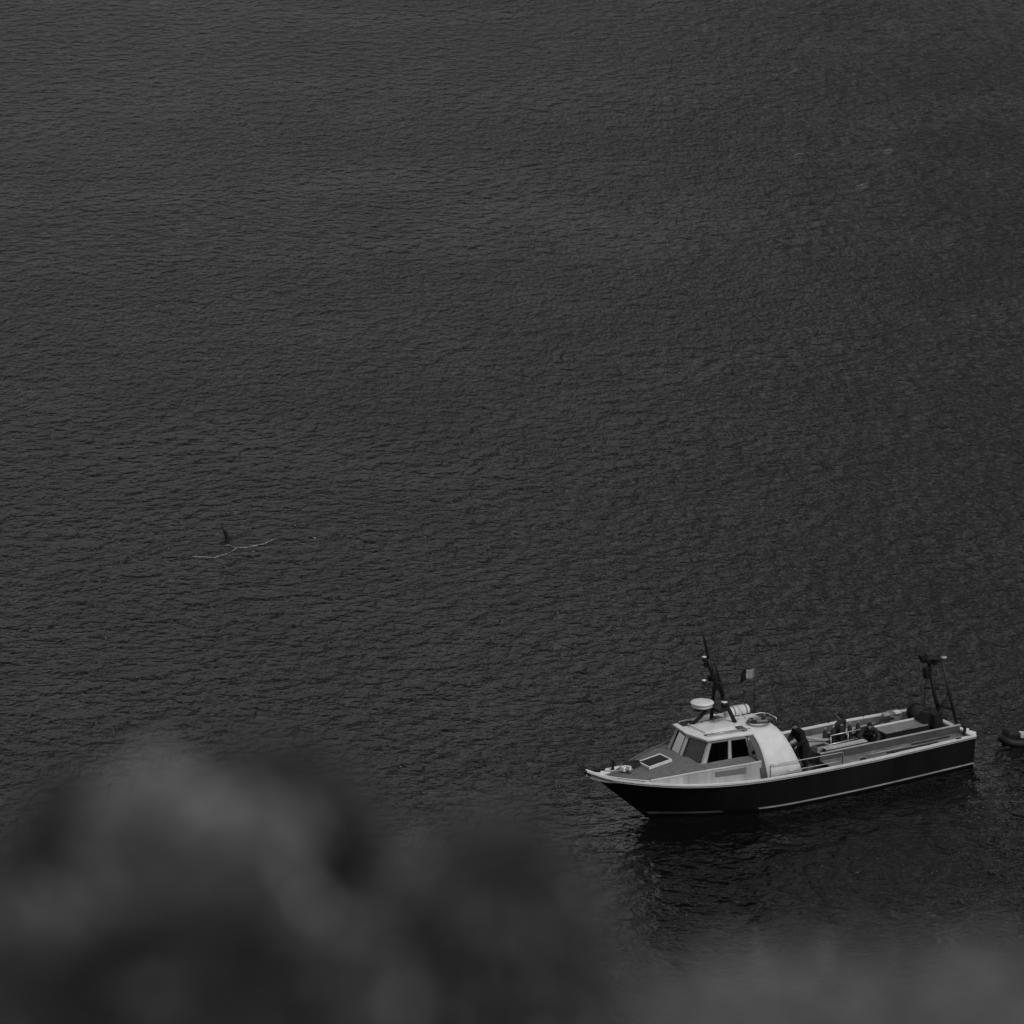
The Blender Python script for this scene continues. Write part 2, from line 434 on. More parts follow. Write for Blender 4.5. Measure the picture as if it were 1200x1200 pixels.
# hatch with dark pane
hz = 1.93
hatch = empty('fore_hatch', (0, 0, 0)); hatch.parent = boat
fr = bmesh.new()
for c, s_ in (((12.6, .33, hz), (.97, .05, .10)), ((12.6, -.37, hz), (.97, .05, .10)), ((12.14, -.02, hz), (.05, .649, .10)), ((13.06, -.02, hz), (.05, .649, .10))): add_box(fr, c, s_)
bpy.data.objects.remove(hatch)
hatch = obj('fore_hatch', fr, CANO, boat)
box('hatch_pane', (12.6, -.02, hz + .01), (.85, .63, .05), GLASS, hatch)
box('hatch_blind', (12.6, -.02, hz - .04), (.85, .63, .03), MIDG, hatch)

TM = Matrix.Translation((12.6, 0, hz)) @ Matrix.Rotation(R(7.5), 4, 'Y') @ Matrix.Translation((-12.6, 0, -hz))
for o_ in [hatch] + list(hatch.children): o_.data.transform(TM)

# wheelhouse
ZB, ZT = 1.72, 2.70
FR_B = [(9.35, 1.42), (11.40, 1.12), (11.66, 0.0), (11.40, -1.12), (9.35, -1.42)]
FR_T = [(9.55, 1.22), (10.99, 1.0), (11.22, 0.0), (10.99, -1.0), (9.55, -1.22)]
def wpt(seg, u, v):
    a = Vector((*FR_B[seg], ZB)).lerp(Vector((*FR_B[seg + 1], ZB)), u)
    b = Vector((*FR_T[seg], ZT)).lerp(Vector((*FR_T[seg + 1], ZT)), u)
    return a.lerp(b, v)
house = None
wins = {0: [(.06, .43), (.50, .93)], 1: [(.09, .90)], 2: [(.10, .80)], 3: [(.07, .50), (.57, .94)]}
V0, V1 = .20, .90
wall_bm = bmesh.new()
def quadface(bm, pts): bm.faces.new([bm.verts.new(p) for p in pts])
panes = []
for sg, ws in wins.items():
    us = [0] + [u for w_ in ws for u in w_] + [1]
    vv = [0, V0, V1, 1]
    for k in range(len(us) - 1):
        for q in range(3):
            if k % 2 == 1 and q == 1: continue
            quadface(wall_bm, [wpt(sg, us[k], vv[q]), wpt(sg, us[k + 1], vv[q]), wpt(sg, us[k + 1], vv[q + 1]), wpt(sg, us[k], vv[q + 1])])
    for w_ in ws: panes.append((sg, w_))
bmesh.ops.remove_doubles(wall_bm, verts=wall_bm.verts, dist=1e-4)
house = obj('wheelhouse', wall_bm, OFFW, boat)
so = house.modifiers.new('wall', 'SOLIDIFY'); so.thickness = .04; so.offset = -1; so.material_offset = 1
house.data.materials.append(mat('dark_cabin_lining', .03, .7))
box('cabin_ceiling', (10.2, 0, ZT - .03), (1.5, 1.9, .03), house.data.materials[1], house)
for sg, (u0, u1) in panes:
    P = [wpt(sg, u0, V0), wpt(sg, u1, V0), wpt(sg, u1, V1), wpt(sg, u0, V1)]
    n = (P[1] - P[0]).cross(P[3] - P[0]).normalized()
    cen = (P[0] + P[2]) / 2
    if n.dot(cen - Vector((10.3, 0, 2.2))) < 0: n = -n
    bm = bmesh.new(); c_ = sum(P, Vector()) / 4
    outer = [p + n * .012 for p in P]; inner = [c_ + (p - c_) * .93 + n * .012 for p in P]
    back = [c_ + (p - c_) * .93 - n * .03 for p in P]
    vo = [bm.verts.new(p) for p in outer]; vi = [bm.verts.new(p) for p in inner]; vb = [bm.verts.new(p) for p in back]
    for k in range(4):
        bm.faces.new((vo[k], vo[(k + 1) % 4], vi[(k + 1) % 4], vi[k])); bm.faces.new((vi[k], vi[(k + 1) % 4], vb[(k + 1) % 4], vb[k]))
    f = obj('window', bm, DARK, house)
    bm = bmesh.new(); quadface(bm, [c_ + (p - c_) * .94 - n * .02 for p in P]); obj('pane', bm, GLASS, f)
# interior
box('cabin_floor', (10.4, 0, 1.0), (2.2, 2.2, .05), DARK, house)
box('console', (11.0, 0, 1.62), (.5, 1.9, .5), DARK, house, bev=.03)
box('cabin_bulkhead', (9.5, 0, 1.75), (.04, 2.3, 1.7), BLACK, house)
box('helm_seat', (10.05, .55, 1.85), (.16, .46, .7), PALE, house, bev=.05)
# roof with raised centre
def roofring(g, z, x0):
    return [(x0, 1.26 + g, z), (11.08 + g, 1.03 + g, z), (11.26 + g, 0, z), (11.08 + g, -1.03 - g, z), (x0, -1.26 - g, z)]
bm = bmesh.new()
lo = [bm.verts.new(p) for p in roofring(.05, ZT + .003, 9.3)]; md = [bm.verts.new(p) for p in roofring(.05, ZT + .05, 9.3)]
hi = [bm.verts.new(p) for p in roofring(-.08, ZT + .09, 9.3)]
for A, B in ((lo, md), (md, hi)):
    for k in range(5): bm.faces.new((A[k], A[(k + 1) % 5], B[(k + 1) % 5], B[k]))
bm.faces.new(hi); bm.faces.new(lo[::-1])
roof = obj('wheelhouse_roof', bm, WHITE, boat)
box('raised_roof_panel', (10.1, 0.02, ZT + .13), (1.55, 1.10, .10), WHITE, roof, bev=.03)
box('dark_roof_strip', (10.1, .80, ZT + .10), (1.8, .10, .035), DARK, roof, rot=(0, 0, -R(7)))  # dark strip along the near side of the raised panel
def grab(name, pts, parent, r=.016, post=.08, m=STEEL, n=4):
    pts = [Vector(p) for p in pts]
    bm = bmesh.new(); add_tube(bm, pts, r, 8)
    L = len(pts) - 1
    for k in range(n):
        t = k / (n - 1) * L; i = min(int(t), L - 1); p = pts[i].lerp(pts[i + 1], t - i)
        add_tube(bm, [p, p - Vector((0, 0, post))], r * .8, 6)
    return obj(name, bm, m, parent, True)
grab('roof_grab_rail', [(11.0, .88, ZT + .17), (9.5, 1.05, ZT + .17)], roof, m=STEEL)
grab('roof_grab_rail', [(11.0, -.88, ZT + .17), (9.5, -1.05, ZT + .17)], roof, m=STEEL)
grab('roof_grab_rail', [(10.95, -.3, ZT + .24), (9.4, -.3, ZT + .24)], roof, m=BLACK)
box('roof_shade_patch', (10.75, -.72, ZT + .11), (.55, .4, .05), DARK, roof, rot=(0, 0, R(-5)), bev=.01)  # dark slab stands in for shade at the far front corner

# canopy behind the wheelhouse, spreading down to the gunwale
prof = [(2.02, 1.30), (1.98, 1.55), (1.90, 1.85), (1.78, 2.15), (1.62, 2.42), (1.42, 2.63), (1.15, 2.77), (.8, 2.84), (.4, 2.87), (0, 2.88)]
prof = prof + [(-y, z) for y, z in prof[-2::-1]]
def canx(x0, x1, z):            # raked edges
    t = (z - 1.3) / 1.58
    return x0 + (x1 - x0) * t
def can_rows(xa, xb):           # xa,xb: (bottom, top) at the front, aft edges
    out = []
    for k in range(7):
        t = k / 6
        row = []
        for y, z in prof:
            x = canx(*xa, z) * (1 - t) + canx(*xb, z) * t
            row.append((x, y, z - 0.05 * max(0, t - .6)))
        out.append(row)
    return out
canopy = grid_obj('canopy', can_rows((9.2, 9.36), (7.72, 8.28)), CANO, boat, solid=.03)
grid_obj('canopy_seam', can_rows((9.47, 9.60), (9.205, 9.365)), mat('dark_grey_seam', 0.07, .7), boat, solid=.02)  # dark grey seam strip along the canopy's front edge

# liferaft canister on the canopy
raft = empty('life_raft_canister', (0, 0, 0)); bpy.data.objects.remove(raft)
bm = bmesh.new()
add_lathe(bm, [(0, -.48), (.12, -.47), (.19, -.42), (.21, -.3), (.21, -.02), (.225, -.02), (.225, .02), (.21, .02), (.21, .3), (.19, .42), (.12, .47), (0, .48)], (8.78, -.5, 2.97), 20, (0, R(90), 0))
raft = obj('life_raft_canister', bm, CANO, boat, True)
for x in (8.5, 9.0):
    bm = bmesh.new(); add_lathe(bm, [(.222, -.02), (.23, -.02), (.23, .02), (.222, .02)], (x, -.5, 2.97), 20, (0, R(90), 0)); obj('strap', bm, MIDG, raft)
box('cradle', (8.75, -.55, 2.87), (.8, .5, .08), DARK, raft)
grab('canopy_rail', [(9.2, .15, 3.02), (8.2, .15, 3.0), (8.02, .3, 2.98), (8.0, .8, 2.95)], canopy, post=.14, n=5)
grab('canopy_rail', [(9.2, -1.1, 2.98), (8.3, -1.1, 2.96)], canopy, post=.16, n=3)

# lifebuoy lying on the canopy
lb = empty('lifebuoy', W((8.72, .78, 2.98)), math.atan2(fwd.y, fwd.x)); lb.rotation_euler = (R(9), R(-3), math.atan2(fwd.y, fwd.x))
tag(lb, 'pale ring lifebuoy with dark bands lying flat on canopy roof', 'lifebuoy')
def torus(bm, R0, r0, sg=36, sr=10, a0=0, a1=2 * math.pi):
    full = abs(a1 - a0 - 2 * math.pi) < 1e-3
    n = sg if full else sg + 1
    rings = []
    for i in range(n):
        a_ = a0 + (a1 - a0) * i / sg
        rings.append([bm.verts.new(((R0 + r0 * math.cos(b_)) * math.cos(a_), (R0 + r0 * math.cos(b_)) * math.sin(a_), r0 * math.sin(b_))) for b_ in [2 * math.pi * k / sr for k in range(sr)]])
    for i in range(n if full else n - 1):
        for k in range(sr): bm.faces.new((rings[i][k], rings[i][(k + 1) % sr], rings[(i + 1) % n][(k + 1) % sr], rings[(i + 1) % n][k]))
bm = bmesh.new(); torus(bm, .36, .07); obj('ring', bm, MIDG, lb, True)
for k in range(4):
    bm = bmesh.new(); torus(bm, .36, .074, 8, 10, k * math.pi / 2 + .2, k * math.pi / 2 + .75); obj('band', bm, DARK, lb, True)
bm = bmesh.new(); torus(bm, .44, .012, 36, 6); obj('grab_line', bm, DARK, lb, True)

# tripod mast, radar, lights, antennas
mast = tube('mast', [(9.86, -.22, 4.05), (10.1, -.2, 4.75), (10.25, -.2, 5.25)], [.08, .08, .06], BLACK, boat, 10)
for nm, pts, r in (('leg', [(9.70, -.77, 2.80), (9.82, -.5, 3.55), (9.95, -.22, 4.4)], .07),
                   ('leg', [(9.38, .25, 2.86), (9.72, .0, 3.75), (10.05, -.2, 4.7)], .075),
                   ('leg', [(10.85, -.45, 2.80), (10.45, -.35, 3.1), (10.12, -.3, 3.42)], .07)):
    tube(nm, pts, r, BLACK, mast, 8)
bm = bmesh.new(); add_box(bm, (9.90, -.12, 3.42), (.5, .86, .10), None, .01); obj('radar_platform', bm, BLACK, mast)
bm = bmesh.new(); add_box(bm, (10.32, -.3, 3.40), (.7, .26, .08), None, .01); obj('radar_bracket', bm, BLACK, mast)
rd = lathe('radar_dome', [(0, -.15), (.30, -.15), (.38, -.12), (.37, -.06), (.37, -.01), (.42, .0), (.42, .03), (.38, .06), (.28, .08), (.12, .09), (0, .095)], (10.42, -.30, 3.62), CANO, boat, 32)
lathe('radar_foot', [(.2, 0), (.22, .03), (.2, .06)], (10.42, -.30, 3.43), DARK, rd, 20)
tube('whip_antenna', [(10.2, -.2, 5.1), (10.40, -.2, 5.9), (10.52, -.2, 6.45)], [.06, .045, .035], BLACK, mast, 6)
tube('whip_antenna', [(9.8, .12, 3.9), (10.0, .05, 4.7), (10.2, .0, 5.4)], [.06, .05, .02], BLACK, mast, 6)
bm = bmesh.new()
add_tube(bm, [(10.05, -.55, 4.42), (10.03, .3, 4.40)], .03, 6)
obj('crosstree', bm, BLACK, mast, True)
for x, y, z in ((10.42, -.2, 4.42), (10.42, -.2, 5.28)):
    tube('light_bracket', [(10.12 + (z - 4.5) * .2, -.2, z - .12), (x, y, z - .1)], .025, BLACK, mast, 6)
    lp = lathe('navigation_light', [(0, -.09), (.07, -.09), (.075, -.02), (.075, .05), (0, .05)], (x, y, z), BLACK, mast, 14)
    # third level is used up by the lamp: its pale cap is a sibling part
    lathe('light_cap', [(.0, .052), (.085, .052), (.08, .075), (0, .09)], (x, y, z), WHITE, mast, 14)
lathe('deck_light', [(0, -.1), (.1, -.1), (.12, .0), (.1, .06), (0, .07)], (9.72, .05, 3.56), BLACK, mast, 16)
lathe('light_cap', [(0, .072), (.12, .06), (.09, .1), (0, .115)], (9.72, .05, 3.56), WHITE, mast, 16)
for z0, y0 in ((4.45, -.34), (4.62, -.08), (5.0, -.3), (4.2, .0)):
    box('instrument_box', (10.0 + (z0 - 4.3) * .35, y0, z0), (.14, .12, .2), BLACK, mast, bev=.015)
tube('stay', [(10.3, -.2, 5.25), (8.9, .2, 2.9)], .008, BLACK, mast, 5)

# flag on its staff, flying forward
fx, fy = 8.14, -.35
tube('flag_staff', [(fx, fy, 2.85), (fx + .02, fy, 4.55)], .012, BLACK, boat, 6)
rows_ = []
nfl = 18
for i in range(nfl + 1):
    u = i / nfl
    row = []
    for j in range(9):
        v = j / 8
        row.append((fx + .03 + .64 * u - .06 * v * u, fy + .07 * math.sin(u * 8 + v * 1.5) * u ** .5, 4.52 - .37 * v * (1 - .12 * u) - .10 * u * u - .03 * math.sin(u * 7)))
    rows_.append(row)
fl = grid_obj('flag', rows_, [mat('flag_mid_cloth', .14, .9), mat('flag_pale_cloth', .28, .9), mat('flag_dark_cloth', .01, .9, .1)], boat)
me = fl.data
for p in me.polygons:
    u = (p.center.x - fx - .03) / .62
    p.material_index = 0 if u < .15 else (1 if u < .52 else 2)
sm = fl.modifiers.new('thick', 'SOLIDIFY'); sm.thickness = .006

# near rail on stanchions, both sides
for s in (1, -1):
    if s == 1:
        pts = []
        for k in range(24):
            x = 9.1 - k * (8.85 / 23); ys_, zs_ = lerp(SHEER, x); pts.append(Vector((x, s * (ys_ - .05), zs_ + .48)))
        pts = pts[:9]; pts.append(pts[-1] + Vector((-.08, 0, -.42)))
        rl = tube('side_rail', pts, .018, STEEL, boat)
        for k in (0, 4, 8):
            p = pts[k]; tube('stanchion', [p, p - Vector((0, 0, .46))], .012, BLACK, rl, 6)
        pts2 = []
        for k in range(8):
            x = 8.4 - k * .33; ys_, zs_ = lerp(SHEER, x); pts2.append(Vector((x, ys_ - .05, zs_ + .16)))
        tube('lower_rail', pts2, .016, STEEL, rl)
    else:
        pts = [Vector((5.2 - k * .5, -lerp(SHEER, 5.2 - k * .5)[0] + .06, lerp(SHEER, 5.2 - k * .5)[1] + .16)) for k in range(10)]
        rl = tube('side_rail', pts, .018, BLACK, boat)
        for k in range(0, 10, 3):
            p = pts[k]; tube('stanchion', [p, p - Vector((0, 0, .14))], .014, BLACK, rl, 6)
# lockers and benches
rows_, inn = [], []
for k in range(15):
    x = .25 + k * .44; ys_, zs_ = lerp(SHEER, x)
    rows_.append([(x, ys_ - .10, zs_ - .06), (x, 1.7, zs_ - .03), (x, 1.27, zs_ - .01)]); inn.append(Vector((x, 1.24, 1.47)))
side = grid_obj('side_deck', rows_, mat('weathered_side_deck', .13, .75, var=.6, scale=2.5), boat)
grid_obj('coaming', [[p, Vector((p.x, p.y, .72))] for p in inn], mat('grey_coaming', .06, .7, var=.3), boat, smooth=False, solid=.03)
ribbon('coaming_cap', inn, .07, .025, OFFW, boat, 1, .03)
bench2 = box('side_bench', (3.4, -1.6, .93), (5.2, .5, .06), PALE, boat, bev=.015)
for x in (1.0, 2.6, 4.2, 5.8): box('bench_support', (x, -1.6, .81), (.06, .44, .17), BLACK, bench2)
lk = box('deck_locker', (5.15, .98, 1.10), (1.75, .24, .76), DARK, boat, bev=.02)
box('locker_lid', (5.15, .98, 1.505), (1.8, .27, .045), OFFW, lk, bev=.01)
tb = box('work_table', (1.88, -.12, 1.30), (1.9, .76, .05), mat('worn_table_top', .17, .7, var=.4, scale=3), boat, bev=.012)
box('table_cupboard', (1.88, -.10, 1.0), (1.8, .64, .55), BLACK, tb, bev=.01)
box('table_rail', (1.88, -.47, 1.36), (1.86, .03, .06), WHITE, tb)
# tank rack amidships
rack = tube('tank_rack_rail', [(5.0, -.12, 1.50), (3.35, -.16, 1.50)], .022, STEEL, boat)
tube('lower_rail', [(5.4, -.0, 1.22), (3.6, -.05, 1.22)], .022, STEEL, rack)
box('rack_box', (4.4, -.30, .93), (1.9, .42, .42), BLACK, rack, bev=.02)
for x in (3.4, 4.2, 4.95): tube('post', [(x, -.14, 1.5), (x, -.1, .72)], .013, STEEL, rack, 6)
# stern gantry
gan = tube('stern_gantry', [(0.40, -.5, 3.45), (.46, .0, 3.60), (.50, .42, 3.68)], .065, BLACK, boat, 8)
tube('gantry_leg', [(.04, -.18, 1.2), (.22, -.36, 2.2), (.42, -.5, 3.45)], [.085, .07, .075], BLACK, gan)
tube('gantry_leg', [(.0, .72, 1.24), (.22, .6, 2.3), (.50, .42, 3.68)], [.065, .055, .05], BLACK, gan)
tube('crossbar', [(.14, -.28, 1.80), (.12, .64, 1.84)], .045, BLACK, gan)
bm = bmesh.new(); add_box(bm, (.56, -.60, 3.56), (.30, .22, .36), (0, R(25), 0), .05); add_box(bm, (.42, -.30, 3.46), (.20, .42, .18), (0, 0, .4), .04); obj('hoist_block', bm, BLACK, gan)
bm = bmesh.new(); add_box(bm, (.46, -.5, 3.0), (.26, .26, .46), (0, R(8), 0), .05); obj('hydraulic_motor', bm, BLACK, gan)
lathe('floodlight', [(0, -.04), (.1, -.04), (.12, .02), (0, .04)], (.42, .42, 3.80), PALE, gan, 14)
tube('hydraulic_ram', [(.6, .0, 1.3), (.25, .55, 2.5)], .035, BLACK, gan, 6)
tube('hoist_cable', [(.5, -.4, 3.4), (.62, -.45, 1.9)], .012, BLACK, gan, 5)
win = empty('w', (0, 0, 0)); bpy.data.objects.remove(win)
bm = bmesh.new(); add_lathe(bm, [(0, -.4), (.33, -.4), (.33, -.34), (.2, -.34), (.2, .34), (.33, .34), (.33, .4), (0, .4)], (.78, -.45, 1.50), 20, (R(90), 0, 0))
win = obj('winch', bm, BLACK, boat)
bm = bmesh.new(); add_lathe(bm, [(.201, -.33), (.27, -.32), (.28, 0), (.27, .32), (.201, .33)], (.78, -.45, 1.50), 20, (R(90), 0, 0)); obj('wound_cable', bm, DARK, win, True)
box('winch_bed', (.72, -.45, .93), (.7, .95, .42), BLACK, win, bev=.03)
box('hydraulic_pack', (.55, .1, 1.42), (.5, .45, .6), BLACK, win, rot=(0, .1, .3), bev=.06)
box('control_stand', (.95, .05, 1.3), (.3, .3, .95), BLACK, win, rot=(0, -.1, .1), bev=.04)
lathe('mooring_post', [(0, 0), (.08, 0), (.06, .1), (.06, .3), (.1, .32), (0, .38)], (.32, 1.62, 1.22), DARK, boat, 12)
box('stern_cleat', (.10, 1.35, 1.26), (.3, .12, .09), WHITE, boat, bev=.02)
box('corner_pad', (.15, 1.72, 1.27), (.34, .3, .07), WHITE, boat, rot=(0, 0, .2), bev=.03)
# fuel boxes and small fittings along the far side
box('far_locker', (1.3, -1.35, 1.2), (.55, .35, .5), MIDG, boat, bev=.03)
for x, g in ((1.25, WHITE), (1.75, PALE)): box('fender_box', (x, -1.2, 1.44), (.28, .2, .1), g, boat, bev=.03)
tube('fuel_hose', [(6.1, -.9, 1.1), (5.85, -.5, 1.5), (5.5, -.3, 1.42), (5.2, -.2, 1.35), (4.9, -.3, 1.3)], .06, PALE, boat, 8)
box('engine_box', (5.55, -.1, 1.0), (.7, .8, .5), MIDG, boat, bev=.04)
box('engine_box_lid', (5.55, -.1, 1.27), (.74, .84, .04), PALE, boat, bev=.01)

# hoses, cables and lashings fixed along the deck
random.seed(21)
for cx, cy, r0 in ((1.3, .85, .26), (2.4, 1.0, .2), (6.9, -.6, .28)):
    pts = [((cx + (r0 + random.uniform(-.04, .04)) * math.cos(k * .5)), cy + (r0 + random.uniform(-.04, .04)) * math.sin(k * .5), .76 + k * .0022) for k in range(90)]
    tube('coiled_hose', [(p[0], p[1] - .2, p[2]) for p in pts], .025, DARK, boat, 6)
for pts in ([(7.6, -1.3, 1.0), (6.9, -1.1, 1.25), (6.2, -1.35, 1.1), (5.6, -1.2, 1.3)], [(3.1, -1.3, 1.05), (2.6, -1.0, 1.2), (2.2, -1.3, 1.1), (1.6, -1.15, 1.3), (1.1, -1.3, 1.1)]):
    tube('loose_hose', pts, .045, DARK, boat, 8)
bm = bmesh.new()
for k in range(7):
    add_box(bm, (random.uniform(5.3, 6.7), random.uniform(-1.3, -.5), .86 + random.uniform(0, .2)), (random.uniform(.25, .5), random.uniform(.2, .4), random.uniform(.2, .35)), (random.uniform(-.2, .2), random.uniform(-.2, .2), random.uniform(0, 3)), .04)
g_ = obj('dark_gear', bm, DARK, boat); g_['kind'] = 'stuff'

for k, (x0, x1, yy) in enumerate(((.9, 2.6, 1.5), (2.9, 4.6, 1.62), (1.6, 3.9, 1.78))):
    tube('lashed_pole', [(x0, yy, 1.21), ((x0 + x1) / 2, yy + .03, 1.215), (x1, yy + .02, 1.21)], .022, DARK if k != 1 else PALE, boat, 6)
for x in (.8, 2.2, 3.6, 5.0): box('deck_cleat', (x, 1.9, 1.20), (.22, .07, .08), DARK, boat, bev=.01)

# ------------------------------------------------------------ loose things on deck
YAW = math.atan2(fwd.y, fwd.x)
def crate(x, y, z, s, g, label, rz=0):
    e = empty('plastic_crate', W((x, y, z)), YAW + rz)
    tag(e, label, 'crate')
    L, B, H = s
    bm = bmesh.new()
    for c, d in (((0, B / 2, H / 2), (L, .02, H)), ((0, -B / 2, H / 2), (L, .02, H)), ((L / 2, 0, H / 2), (.02, B - .021, H)), ((-L / 2, 0, H / 2), (.02, B - .021, H))): add_box(bm, c, d)
    obj('crate_wall', bm, g, e); box('crate_floor', (0, 0, .012), (L - .03, B - .03, .02), g, e)
    bm = bmesh.new(); 
    for k in range(5): add_tube(bm, [(-L * .35 + k * L * .17, -B * .3, H * .8), (-L * .3 + k * L * .17, B * .3, H * .85)], .045, 6)
    obj('contents', bm, DARK, e)
crate(5.9, .55, 1.29, (.5, .36, .22), PALE, 'pale grey open crate on the engine box behind the standing person')
crate(6.45, 1.5, .75, (.55, .4, .28), BLACK, 'black open crate on the side deck by the boots of the standing person')

TANKS = ['leftmost dark air tank in the rail rack, nearest the canopy', 'second dark air tank from the canopy in the rail rack', 'middle one of the five dark air tanks in the rail rack', 'fourth dark air tank from the canopy in the rail rack', 'rightmost dark air tank in the rail rack, nearest the crouching person']
def air_tank(x, y, lab):
    e = empty('air_tank', W((x, y, 1.145)), YAW)
    tag(e, lab, 'air tank', 'dark air tanks standing in the rack amidships')
    lathe('cylinder', [(0, 0), (.08, 0), (.085, .03), (.085, .42), (.06, .49), (.025, .52), (.025, .56)], (0, 0, 0), DARK, e, 12)
    box('valve', (0, 0, .585), (.09, .03, .045), STEEL, e)
for k in range(5):
    air_tank(5.06 - k * .36, -.34, TANKS[k])

# ------------------------------------------------------------ people
def capsules(name, chains, m, parent, voxel=.012, extra=None, smooth_it=3):
    bm = bmesh.new()
    for ch in chains:
        pts = [Vector(p[:3]) for p in ch]; rs = [p[3] for p in ch]
        # resample for roundness
        P, Q = [], []
        for i in range(len(pts) - 1):
            for k in range(4):
                t = k / 4; P.append(pts[i].lerp(pts[i + 1], t)); Q.append(rs[i] + (rs[i + 1] - rs[i]) * t)
        P.append(pts[-1]); Q.append(rs[-1])
        add_tube(bm, P, Q, 10)
        for p, r in zip(pts, rs):
            bmesh.ops.create_icosphere(bm, subdivisions=2, radius=r * .99, matrix=Matrix.Translation(p))
    if extra: extra(bm)
    me = bpy.data.meshes.new(name); bm.to_mesh(me); bm.free()
    o = bpy.data.objects.new(name, me); col.objects.link(o)
    md_ = o.modifiers.new('r', 'REMESH'); md_.mode = 'VOXEL'; md_.voxel_size = voxel; md_.use_smooth_shade = True
    s_ = o.modifiers.new('s', 'SMOOTH'); s_.iterations = smooth_it; s_.factor = .5
    dg = bpy.context.evaluated_depsgraph_get(); dg.update()
    nm = bpy.data.meshes.new_from_object(o.evaluated_get(dg))
    bpy.data.objects.remove(o)
    for p in nm.polygons: p.use_smooth = True
    nm.materials.clear()
    return link(name, nm, m, parent)
def hand(wr, d, side):
    """five finger chains from wrist point, direction d"""
    d = Vector(d).normalized(); a = d.cross(Vector((0, 0, 1)));
    if a.length < .2: a = Vector((0, 1, 0))
    a.normalize(); n = a.cross(d).normalized(); wr = Vector(wr)
    ch = [[(*wr, .026), (*(wr + d * .05), .030)], ]
    for k in (-1, 1): ch.append([(*wr, .022), (*(wr + d * .08 + a * .022 * k), .017)])
    for k, L in enumerate((.072, .082, .076, .06)):
        o_ = a * ((k - 1.5) * .021); p0 = wr + d * .085 + o_
        ch.append([(*p0, .0105), (*(p0 + d * L * .5 - n * .008), .0095), (*(p0 + d * L * .85 - n * .035), .0085)])
    ch.append([(*(wr + d * .025 + a * .02 * side), .014), (*(wr + d * .055 + a * .055 * side), .011), (*(wr + d * .085 + a * .062 * side - n * .01), .0095)])
    return ch
def person(loc, rz, J, label, cloth, hat=True, bulk=1.12):
    """J: joints in metres, x forward, y left, z up; pelvis, chest, neck, head, per side sho elb wri hip kne ank"""
    e = empty('person', loc, rz); tag(e, label, 'person')
    V_ = lambda k: Vector(J[k])
    hd, nk, ch_, pv = V_('head'), V_('neck'), V_('chest'), V_('pelvis')
    up = (hd - nk).normalized(); f = Vector(J.get('look', (1, 0, 0))).normalized(); lf = up.cross(f).normalized(); f = lf.cross(up).normalized()
    t4 = lambda p, r: (p.x, p.y, p.z, r)
    body = [[t4(ch_, .10), t4(nk, .055), t4(hd - up * .02, .06)], [t4(pv, .11), t4(ch_, .12)]]
    body.append([t4(hd - up * .055 + f * .035, .055), t4(hd + up * .0 + f * .012, .083), t4(hd + up * .05 - f * .012, .086)])
    body.append([t4(hd - up * .085 + f * .065, .026), t4(hd - up * .06 + f * .06, .035)])
    body.append([t4(hd + up * .02 + f * .09, .012), t4(hd - up * .02 + f * .112, .016)])            # nose
    body.append([t4(hd - up * .05 + f * .09 + lf * .018, .012), t4(hd - up * .05 + f * .09 - lf * .018, .012)])  # mouth
    for s in (1, -1): body.append([t4(hd + lf * .085 * s, .014), t4(hd + lf * .092 * s - up * .03, .014)])       # ears
    jac, tro, boo = [], [], []
    ax = (V_('sho_l') - V_('sho_r')).normalized()
    for k in (-1, 0, 1):
        jac.append([t4(pv + ax * .06 * k, .125), t4(pv.lerp(ch_, .5) + ax * .05 * k, .115), t4(ch_ + ax * .075 * k, .125)])
    jac.append([t4(V_('sho_l'), .085), t4(nk - up * .03, .085), t4(V_('sho_r'), .085)])
    jac.append([t4(ch_ + up * .03, .12), t4(nk + up * .01, .075)])
    for s, q in ((1, '_l'), (-1, '_r')):
        S, E, Wr, H, K, A = [V_(n + q) for n in ('sho', 'elb', 'wri', 'hip', 'kne', 'ank')]
        body += [[t4(S, .055), t4(E, .042), t4(Wr, .028)]] + hand(Wr, (Wr - E), -s)
        body += [[t4(H, .09), t4(K, .06), t4(A, .042)]]
        toe = Vector(J.get('toe' + q, (A.x + .16, A.y, A.z - .06)))
        body += [[t4(A, .04), t4(toe, .03)]]
        jac.append([t4(S, .085), t4(S.lerp(E, .5), .072), t4(E, .062), t4(E.lerp(Wr, .9), .048)])
        tro.append([t4(pv.lerp(H, .6), .12), t4(H, .115), t4(H.lerp(K, .5), .10), t4(K, .078), t4(K.lerp(A, .4), .075), t4(A + Vector((0, 0, .05)), .06)])
        boo.append([t4(A + (K - A).normalized() * .16, .064), t4(A, .06), t4(A + (toe - A) * .3 + Vector((0, 0, -.03)), .052), t4(toe, .045)])
    jac = [[(*p[:3], p[3] * bulk) for p in c_] for c_ in jac]; tro = [[(*p[:3], p[3] * bulk) for p in c_] for c_ in tro]
    capsules('body', body, SKIN, e, .0075, smooth_it=2)
    capsules('jacket', jac, cloth, e, .014); capsules('trousers', tro, cloth, e, .014); capsules('boots', boo, DARK, e, .012)
    hr = [[t4(hd + up * .045 - f * .02, .098), t4(hd + up * .0 - f * .035, .092)]]
    if hat: hr.append([t4(hd + up * .07 + f * .05, .05), t4(hd + up * .055 + f * .12, .02)])
    capsules('cap' if hat else 'hair', hr, HAIR, e, .011)
    return e
